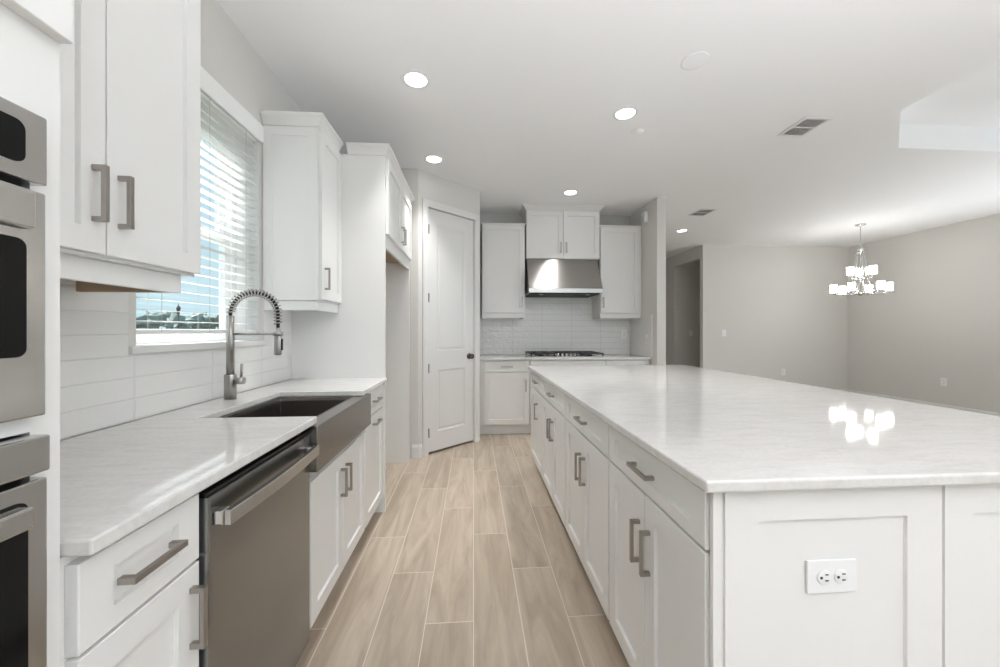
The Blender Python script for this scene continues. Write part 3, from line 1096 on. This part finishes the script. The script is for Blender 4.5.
# range hood
HX0, HX1 = 0.660, 1.556
t = thing('range_hood', 'stainless steel range hood under the raised wall cabinet', 'range hood', (HX0, WB - 0.010, 0))
HB = WB - 0.010
hwid = HX1 - HX0
yt, yl = 4.60 - HB, 4.385 - HB
MB().profile_x([(0, 2.132), (yt, 2.132), (yl, 1.745), (yl, 1.742), (0, 1.742)], 0, hwid).build('canopy', M['steel_hood'], t, 0.002)
MB().box(0, hwid, yl - 0.002, 0, 1.688, 1.7415).build('lip', M['steel'], t, 0.002)
f_ = MB().box(0.03, hwid - 0.03, yl + 0.03, -0.04, 1.676, 1.6875).build('filter', M['rubber'], t)
for x in (0.16, hwid - 0.16):
    MB().lathe([(0, -0.004), (0.026, -0.004), (0.03, 0), (0, 0)], (x, yl + 0.09, 1.6757), 16).build('hood_lamp', M['frost'], t)

# wall cabinets, back
VY = 4.622
VD = WB - 0.010 - VY
CR2 = [(0, 0), (0.004, 0), (0.008, 0.006), (0.012, 0.010), (0.012, 0.018), (0, 0.018)]


def back_cab(label, x0, width, doors, z0, z1, prof, rail, doorz, vy=VY, path=None):
    vd = WB - 0.010 - vy
    t = thing('wall_cabinet', label, 'cabinet', (x0, vy, 0))
    MB().box(0, width, 0, vd, z0, z1).build('carcass', M['cab'], t, 0.001, 1)
    for a, b_, hx, h0, h1 in doors:
        add_front(t, 'door', a, b_, doorz[0], doorz[1], ('v', hx, h0, h1))
    MB().sweep(path or [(0, vd - 0.002), (0, 0), (width, 0), (width, vd - 0.002)], [(o, z1 + 0.0005 + z) for o, z in prof]).build('crown_moulding', M['cab'], t)
    if rail:
        MB().sweep([(0.003, vd - 0.004), (0.003, 0.003), (width - 0.003, 0.003), (width - 0.003, vd - 0.004)],
                   [(-0.018, z0 - 0.058), (0, z0 - 0.058), (0, z0 - 0.0005), (-0.018, z0 - 0.0005)]).build('light_rail', M['cab'], t, 0.001, 1)
    return t


back_cab('white single-door wall cabinet left of the range hood', 0.105, 0.537, [(0.022, 0.530, 0.498, 1.525, 1.655)], 1.450, 2.555, CR2, True, (1.458, 2.545))
back_cab('raised white two-door wall cabinet directly above the range hood', 0.656, 0.930,
         [(0.004, 0.463, 0.428, 2.205, 2.335), (0.467, 0.926, 0.502, 2.205, 2.335)], 2.1335, 2.738,
         [(0, 0), (0.006, 0), (0.012, 0.012), (0.030, 0.034), (0.046, 0.050), (0.050, 0.054), (0.050, 0.064), (0, 0.064)], False, (2.140, 2.726), 4.602)
back_cab('white single-door wall cabinet right of the range hood', 1.600, 0.545, [(0.004, 0.508, 0.036, 1.525, 1.655)], 1.450, 2.555, CR2, True, (1.458, 2.545),
         path=[(0, VD - 0.002), (0, 0), (0.540, 0)])

# ------------------------------------------------------------------ island
IX = 0.542      # face plane
IB = [0.8010, 1.4025, 2.080, 2.802, 3.372]


def island_cab(label, ya, yb, near=0.0):
    t = thing('base_cabinet', label, 'cabinet', (IX, yb, 0), ROT_I)
    wd = yb - ya - 0.001
    MB().box(0, wd - near, 0, 0.58, BZ0, BZ1).build('carcass', M['cab'], t, 0.001, 1)
    MB().box(0, wd, 0.075, 0.58, 0, BZ0 - 0.0005).build('toe_kick', M['cab'], t)
    return t, wd


# local x runs from the far end towards the camera
t, wd = island_cab('white island base cabinet at the camera end, beside the outlet panel', IB[0], IB[1], 0.022)
add_front(t, 'drawer', 0.006, wd - 0.002, RZ0 + 0.012, RZ1, ('h', wd / 2 - 0.064, wd / 2 + 0.064, 0.808), railz=0.036)
add_front(t, 'door', 0.006, wd / 2 - 0.002, DZ0, DZ1 + 0.010, ('v', wd / 2 - 0.034, 0.510, 0.642))
add_front(t, 'door', wd / 2 + 0.002, wd - 0.002, DZ0, DZ1 + 0.010, ('v', wd / 2 + 0.034, 0.510, 0.642))
t, wd = island_cab('white island base cabinet second from the camera end', IB[1], IB[2])
add_front(t, 'drawer', 0.006, wd - 0.006, RZ0 + 0.012, RZ1, ('h', wd / 2 - 0.064, wd / 2 + 0.064, 0.808), railz=0.036)
add_front(t, 'door', 0.006, wd / 2 - 0.002, DZ0, DZ1 + 0.010, ('v', wd / 2 - 0.034, 0.510, 0.642))
add_front(t, 'door', wd / 2 + 0.002, wd - 0.006, DZ0, DZ1 + 0.010, ('v', wd / 2 + 0.034, 0.510, 0.642))
t, wd = island_cab('white island base cabinet third from the camera end', IB[2], IB[3])
add_front(t, 'drawer', 0.006, wd - 0.006, RZ0 + 0.012, RZ1, ('h', wd / 2 - 0.064, wd / 2 + 0.064, 0.808), railz=0.036)
add_front(t, 'door', 0.006, wd / 2 - 0.002, DZ0, DZ1 + 0.010, ('v', wd / 2 - 0.034, 0.510, 0.642))
add_front(t, 'door', wd / 2 + 0.002, wd - 0.006, DZ0, DZ1 + 0.010, ('v', wd / 2 + 0.034, 0.510, 0.642))
t, wd = island_cab('white single-door island base cabinet at the range end', IB[3], IB[4])
add_front(t, 'drawer', 0.010, wd - 0.006, RZ0 + 0.012, RZ1, ('h', wd / 2 - 0.03, wd / 2 + 0.098, 0.808), railz=0.036)
add_front(t, 'door', 0.010, wd - 0.006, DZ0, DZ1 + 0.010, ('v', wd - 0.20, 0.510, 0.642))

# body of the island with the shaker end panels that face the camera
EY = 0.799
EYP = EY
body = thing('island_end', 'white shaker panelled end of the island facing the camera, holding the outlet', 'island end', (1.41, 2.08, 0))
core = tag(MB().box(1.125, 1.70, 0.8205, 3.36, 0.0, BZ1).build('kitchen_island', M['cab'], None, 0.001, 1), 'white body of the island under the seating overhang of the stone top', 'island')
binv = Matrix.Translation((-1.41, -2.08, 0))


def end_panel(x0, x1, rl, rr, rt):
    m2 = MB()
    t_ = 0.012
    a = [(x0, EY - 0.001, 0.001), (x1, EY - 0.001, 0.001), (x1, EY - 0.001, BZ1), (x0, EY - 0.001, BZ1)]
    b_ = [(p[0], EY - t_, p[2]) for p in a]
    c_ = [(x0 + rl, EY - t_, 0.11), (x1 - rr, EY - t_, 0.11), (x1 - rr, EY - t_, BZ1 - rt), (x0 + rl, EY - t_, BZ1 - rt)]
    d_ = [(p[0] + (0.002 if i in (0, 3) else -0.002), EY - t_ + 0.007, p[2] + (0.002 if i < 2 else -0.002)) for i, p in enumerate(c_)]
    m2.rings([a, b_, c_, d_]).xf(binv)
    m2.build('end_panel', M['cab'], body)


MB().box(0.560, 1.70, 0.7955, EY, 0.0, BZ1).xf(binv).build('backing', M['cab'], body)
MB().box(0.5285, 0.5465, 0.787, 0.799, 0.0, BZ1).xf(binv).build('corner_stile', M['cab'], body, 0.001, 1)
MB().box(0.548, 0.5595, 0.793, EY, 0.0, BZ1).xf(binv).build('filler_strip', M['cab'], body)
end_panel(0.5565, 1.083, 0.077, 0.087, 0.077)
end_panel(1.0905, 1.690, 0.072, 0.08, 0.077)
tag(MB().prism([(0.496, 0.759), (1.975, 0.759), (1.975, 3.385), (0.496, 3.385)], 0.8875, 0.914).build('countertop', M['quartz'], None, 0.006, 3),
    'large white quartz island countertop reflecting the chandelier', 'countertop')


def outlet(label, mat4, horizontal=False, kind='duplex', group=None):
    t = thing('outlet' if kind == 'duplex' else 'light_switch', label, 'outlet' if kind == 'duplex' else 'switch', (0, 0, 0), 0, group)
    t.matrix_world = mat4
    R = Matrix.Rotation(PI / 2, 4, 'Y') if horizontal else Matrix.Identity(4)
    MB().box(-0.0375, 0.0375, -0.006, -0.0005, -0.060, 0.060).xf(R).build('plate', M['white_plastic'], t, 0.002)
    if kind == 'duplex':
        for s in (-1, 1):
            r_ = MB().lathe([(0, 0), (0.0165, 0), (0.0165, 0.0022), (0, 0.0022)], n=20).xf(
                R @ Matrix.Translation((0, -0.0062, s * 0.0205)) @ Matrix.Rotation(PI / 2, 4, 'X')).build('socket', M['white_plastic'], t, 0.0006)
            z = s * 0.0205
            m = MB()
            m.box(-0.008, -0.0055, -0.0092, -0.0085, z + 0.001, z + 0.009)
            m.box(0.0055, 0.008, -0.0092, -0.0085, z + 0.001, z + 0.009)
            m.lathe([(0, 0), (0.003, 0), (0.003, 0.0007), (0, 0.0007)], n=10)
            # ground pin
            m2 = MB().lathe([(0, 0), (0.0030, 0), (0.0030, 0.0008), (0, 0.0008)], n=10).xf(Matrix.Translation((0, -0.0085, z - 0.008)) @ Matrix.Rotation(PI / 2, 4, 'X'))
            bmesh.ops.delete(m.bm, geom=[v for v in m.bm.verts if abs(v.co.y) < 0.005], context='VERTS')
            me_ = bpy.data.meshes.new('tmp')
            m2.bm.to_mesh(me_)
            m.bm.from_mesh(me_)
            m2.bm.free()
            bpy.data.meshes.remove(me_)
            m.xf(R)
            m.build('slots', M['slot'], r_)
    else:
        MB().box(-0.0165, 0.0165, -0.010, -0.0062, -0.033, 0.033).xf(R).build('rocker', M['white_plastic'], t, 0.001)
    return t


outlet('white horizontal duplex outlet on the island end panel', Matrix.Translation((0.811, EYP - 0.0055, 0.678)), True)
outlet('white outlet low on the far dining wall', Matrix.Translation((5.72, WF, 0.467)))
outlet('white outlet low on the right dining wall below the chandelier', Matrix.Translation((WR, 5.064, 0.468)) @ Matrix.Rotation(-PI / 2, 4, 'Z'))
outlet('white outlet on the tiled range wall right of the cooktop', Matrix.Translation((2.045, WB - 0.0085, 1.185)))
outlet('white outlet on the tiled end wall beside the range counter', Matrix.Translation((2.1375, 4.46, 1.13)) @ Matrix.Rotation(-PI / 2, 4, 'Z'))
outlet('white light switch on the far wall left of the chandelier', Matrix.Translation((4.573, WF, 1.19)), False, 'switch')
outlet('white light switch inside the dim hallway opening', Matrix.Translation((4.55, 7.5, 1.18)), False, 'switch')

# ------------------------------------------------------------------ window blind
t = thing('window_blind', 'white horizontal slat blind lowered in the kitchen window', 'blind', (0, 0, 0))
BX = -1.247
MB().box(WL + 0.0015, WL + 0.014, WY0 - 0.06, WY1 + 0.030, 2.310, 2.410).build('valance', M['blind'], t, 0.004)
MB().box(BX - 0.026, BX + 0.024, WY0 + 0.006, WY1 - 0.006, 2.300, 2.346).build('headrail', M['blind'], t)
z = 1.272
nsl = 0
tilt = math.radians(3)
while z < 2.285:
    m = MB()
    m.box(-0.0245, 0.0245, WY0 + 0.008, WY1 - 0.008, -0.0014, 0.0014)
    m.xf(Matrix.Translation((BX, 0, z)) @ Matrix.Rotation(tilt, 4, 'Y'))
    m.build('slat', M['slat'], t)
    z += 0.0435
MB().box(BX - 0.025, BX + 0.025, WY0 + 0.008, WY1 - 0.008, 1.222, 1.240).build('bottom_rail', M['blind'], t, 0.003)
for yy in (WY0 + 0.12, (WY0 + WY1) / 2, WY1 - 0.11):
    m = MB()
    for xx in (BX - 0.026, BX + 0.026):
        m.tube([(xx, yy, 1.232), (xx, yy, 2.31)], 0.0009, 5)
    m.build('ladder_cord', M['cord'], t)

# ------------------------------------------------------------------ ceiling fixtures


def can_light(label, x, y, power=4.8):
    t = thing('recessed_light', label, 'ceiling light', (x, y, CEIL), 0, 'recessed ceiling lights')
    MB().lathe([(0.066, -0.001), (0.070, -0.006), (0.086, -0.005), (0.094, -0.001)], n=32).build('trim_ring', M['white_plastic'], t)
    MB().lathe([(0, -0.003), (0.067, -0.003), (0.067, -0.001), (0, -0.001)], n=32).build('lens', M['lamp'], t)
    d_ = bpy.data.lights.new('recessed_lamp', 'AREA')
    d_.shape = 'DISK'
    d_.size = 0.13
    d_.spread = math.radians(72)
    d_.energy = power
    d_.color = (1.0, 0.985, 0.965)
    o = bpy.data.objects.new('recessed_lamp', d_)
    o.location = (0, 0, -0.012)
    o.parent = t
    COL.objects.link(o)


can_light('lit recessed ceiling light nearest the window, above the near aisle', -0.358, 2.35)
can_light('lit recessed ceiling light above the island beside a small ceiling sensor', 1.092, 2.609)
can_light('lit recessed ceiling light in front of the fridge alcove cabinet', -0.36, 3.429)
can_light('lit recessed ceiling light in front of the range hood', 1.096, 4.145)
can_light('lit recessed ceiling light at the hallway end, past the end wall', 3.257, 5.609)


def disc(name, label, cat, x, y, r, h):
    return tag(MB().lathe([(0, -h), (r * 0.86, -h), (r, -h * 0.5), (r, -0.0005), (0, -0.0005)], (x, y, CEIL), 32).build(name, M['ceil']), label, cat)


disc('ceiling_cover', 'round white blank cover on the ceiling above the island', 'cover', 1.281, 2.071, 0.075, 0.003)
disc('ceiling_sensor', 'small round white sensor on the ceiling beyond the island light', 'sensor', 1.285, 2.837, 0.045, 0.014)


def vent(label, x0, x1, y0, y1):
    t = thing('ceiling_vent', label, 'vent', ((x0 + x1) / 2, (y0 + y1) / 2, CEIL), 0)
    hx, hy = (x1 - x0) / 2, (y1 - y0) / 2
    m = MB()
    f = 0.020
    m.box(-hx, hx, -hy, -hy + f, -0.007, -0.0005).box(-hx, hx, hy - f, hy, -0.007, -0.0005)
    m.box(-hx, -hx + f, -hy + f, hy - f, -0.007, -0.0005).box(hx - f, hx, -hy + f, hy - f, -0.007, -0.0005)
    m.box(-hx + f, hx - f, -0.006, 0.006, -0.007, -0.0005)
    m.build('frame', M['louvre'], t, 0.001, 1)
    MB().box(-hx + f, hx - f, -hy + f, hy - f, -0.0015, -0.0006).build('duct', M['duct'], t)
    n = 8
    m = MB()
    for i in range(n):
        xx = -hx + f + (i + 0.5) * (2 * hx - 2 * f) / n
        for ya, yb in ((-hy + f, -0.006), (0.006, hy - f)):
            v = MB()
            m.box(xx - 0.0017, xx + 0.0017, ya, yb, -0.006, -0.0016)
            v.bm.free()
    m.build('louvres', M['louvre'], t)


vent('white louvred air vent on the ceiling above the island', 2.425, 2.635, 2.555, 2.815)
vent('small white louvred air vent on the ceiling near the hallway', 2.90, 3.13, 4.58, 4.86)
t = thing('door_chime', 'small white chime box high on the end wall beside the cabinets', 'chime', (2.1455, 4.49, 2.635), -PI / 2)
MB().box(-0.055, 0.055, -0.045, -0.0005, -0.068, 0.068).build('cover', M['white_plastic'], t, 0.008, 3)
m = MB()
for i in range(4):
    m.box(-0.035, 0.035, -0.0462, -0.0452, -0.04 + i * 0.02, -0.034 + i * 0.02)
m.build('grille', M['cord'], t)

# ------------------------------------------------------------------ chandelier
t = thing('chandelier', 'two-tier chrome chandelier with nine lit glass shades above the dining area', 'chandelier', (5.68, 5.083, 0))
MB().lathe([(0, CEIL - 0.0005), (0.062, CEIL - 0.0005), (0.060, CEIL - 0.018), (0.02, CEIL - 0.030), (0, CEIL - 0.030)], n=24).build('canopy', M['chrome'], t)
MB().tube([(0, 0, CEIL - 0.03), (0, 0, 2.44)], 0.005, 8).build('rod', M['chrome'], t)
MB().lathe([(0, 2.445), (0.025, 2.44), (0.042, 2.425), (0.042, 2.405), (0.025, 2.395), (0, 2.39)], n=20).build('hub', M['chrome'], t)
MB().tube([(0, 0, 2.392), (0, 0, 1.80)], 0.007, 10).build('stem', M['chrome'], t)
PH = 24
sh = []
for i in range(6):
    a = math.radians(PH + 60 * i)
    ca, sa = math.cos(a), math.sin(a)
    prof = [(0.034, 2.40), (0.048, 2.34), (0.064, 2.24), (0.080, 2.10), (0.088, 2.02), (0.098, 1.94), (0.118, 1.86), (0.145, 1.812)]
    MB().tube([(r * ca, r * sa, z) for r, z in prof], 0.0065, 8).build('cage_rod', M['chrome'], t)
    MB().tube([(0.03 * ca, 0.03 * sa, 1.775), (0.14 * ca, 0.14 * sa, 1.772), (0.24 * ca, 0.24 * sa, 1.772), (0.30 * ca, 0.30 * sa, 1.787)], 0.009, 8).build('arm', M['chrome'], t)
    sh.append((0.30 * ca, 0.30 * sa, 1.79))
MB().lathe([(0, 1.745), (0.025, 1.752), (0.04, 1.77), (0.04, 1.79), (0.02, 1.805), (0, 1.805)], n=20).build('lower_hub', M['chrome'], t)
MB().tube([(0.145 * math.cos(2 * PI * i / 36), 0.145 * math.sin(2 * PI * i / 36), 1.806) for i in range(37)], 0.008, 8).build('ring', M['chrome'], t)
for i in range(3):
    a = math.radians(51 + 120 * i)
    ca, sa = math.cos(a), math.sin(a)
    MB().tube([(0.0, 0.0, 2.02), (0.06 * ca, 0.06 * sa, 1.99), (0.11 * ca, 0.11 * sa, 1.995), (0.14 * ca, 0.14 * sa, 2.03)], 0.007, 8).build('upper_arm', M['chrome'], t)
    sh.append((0.14 * ca, 0.14 * sa, 2.035))
for x, y, z in sh:
    MB().lathe([(0, 0), (0.016, 0), (0.034, 0.010), (0.034, 0.016), (0, 0.016)], (x, y, z), 16).build('shade_cup', M['chrome'], t)
    MB().lathe([(0, 0.0165), (0.037, 0.0165), (0.041, 0.024), (0.042, 0.130), (0.038, 0.130), (0.037, 0.026), (0, 0.022)], (x, y, z), 20).build('shade', M['shade'], t)

# ------------------------------------------------------------------ outside the window
struct(MB().box(-200, -1.6, -60, 220, -0.35, -0.25).build('ground', M['lawn']))
random.seed(4)
t = thing('street_lamp', 'dark street lamp post on the lawn outside the window', 'street lamp', (-25.14, 33.65, -0.25))
MB().lathe([(0, 0), (0.14, 0), (0.14, 0.3), (0.07, 0.45), (0.055, 3.2), (0, 3.2)], n=10).build('post', M['lamp_iron'], t)
MB().lathe([(0, 3.2), (0.12, 3.22), (0.30, 3.95), (0.28, 3.98), (0, 3.98)], n=8, smooth=False).build('lantern', M['lamp_iron'], t)
MB().lathe([(0.34, 3.985), (0.10, 4.25), (0.04, 4.4), (0, 4.5)], n=8, smooth=False).build('cap', M['lamp_iron'], t)


t.scale = (0.500, 0.500, 0.852)


def crown_mesh(seed):
    rnd = random.Random(seed)
    m = MB()
    for i in range(7):
        c = Vector((rnd.uniform(-1.5, 1.5), rnd.uniform(-1.5, 1.5), rnd.uniform(2.2, 4.3)))
        r = rnd.uniform(1.0, 1.7)
        before = set(m.bm.verts)
        bmesh.ops.create_icosphere(m.bm, subdivisions=2, radius=r, matrix=Matrix.Translation(c))
        for v in m.bm.verts:
            if v not in before:
                v.co += (v.co - c) * rnd.uniform(-0.22, 0.22)
    return m


protos = []
for k in range(3):
    tr = thing('tree', 'green tree in the distant tree line outside the window', 'tree', (0, 0, 0), 0, 'trees beyond the lawn')
    crown_mesh(k).build('crown', M['leaf'], tr)
    MB().tube([(0, 0, 0), (0.05, 0, 1.5), (0.0, 0.05, 3.2)], [0.22, 0.18, 0.08], 7).build('trunk', M['bark'], tr)
    protos.append(tr)
for i in range(26):
    if i < 3:
        o = protos[i]
    else:
        src = protos[i % 3]
        o = src.copy()
        COL.objects.link(o)
        for ch in src.children:
            c_ = ch.copy()
            c_.parent = o
            COL.objects.link(c_)
    dist = 92 + (9 if i % 2 else 0) + random.uniform(-1, 1)
    ang = math.radians(28 + 2.15 * i)
    o.location = (-math.sin(ang) * dist, math.cos(ang) * dist, -0.25)
    o.rotation_euler = (0, 0, random.uniform(0, 6.28))
    sc_ = random.uniform(0.80, 1.0)
    o.scale = (sc_, sc_, random.uniform(0.72, 0.98))
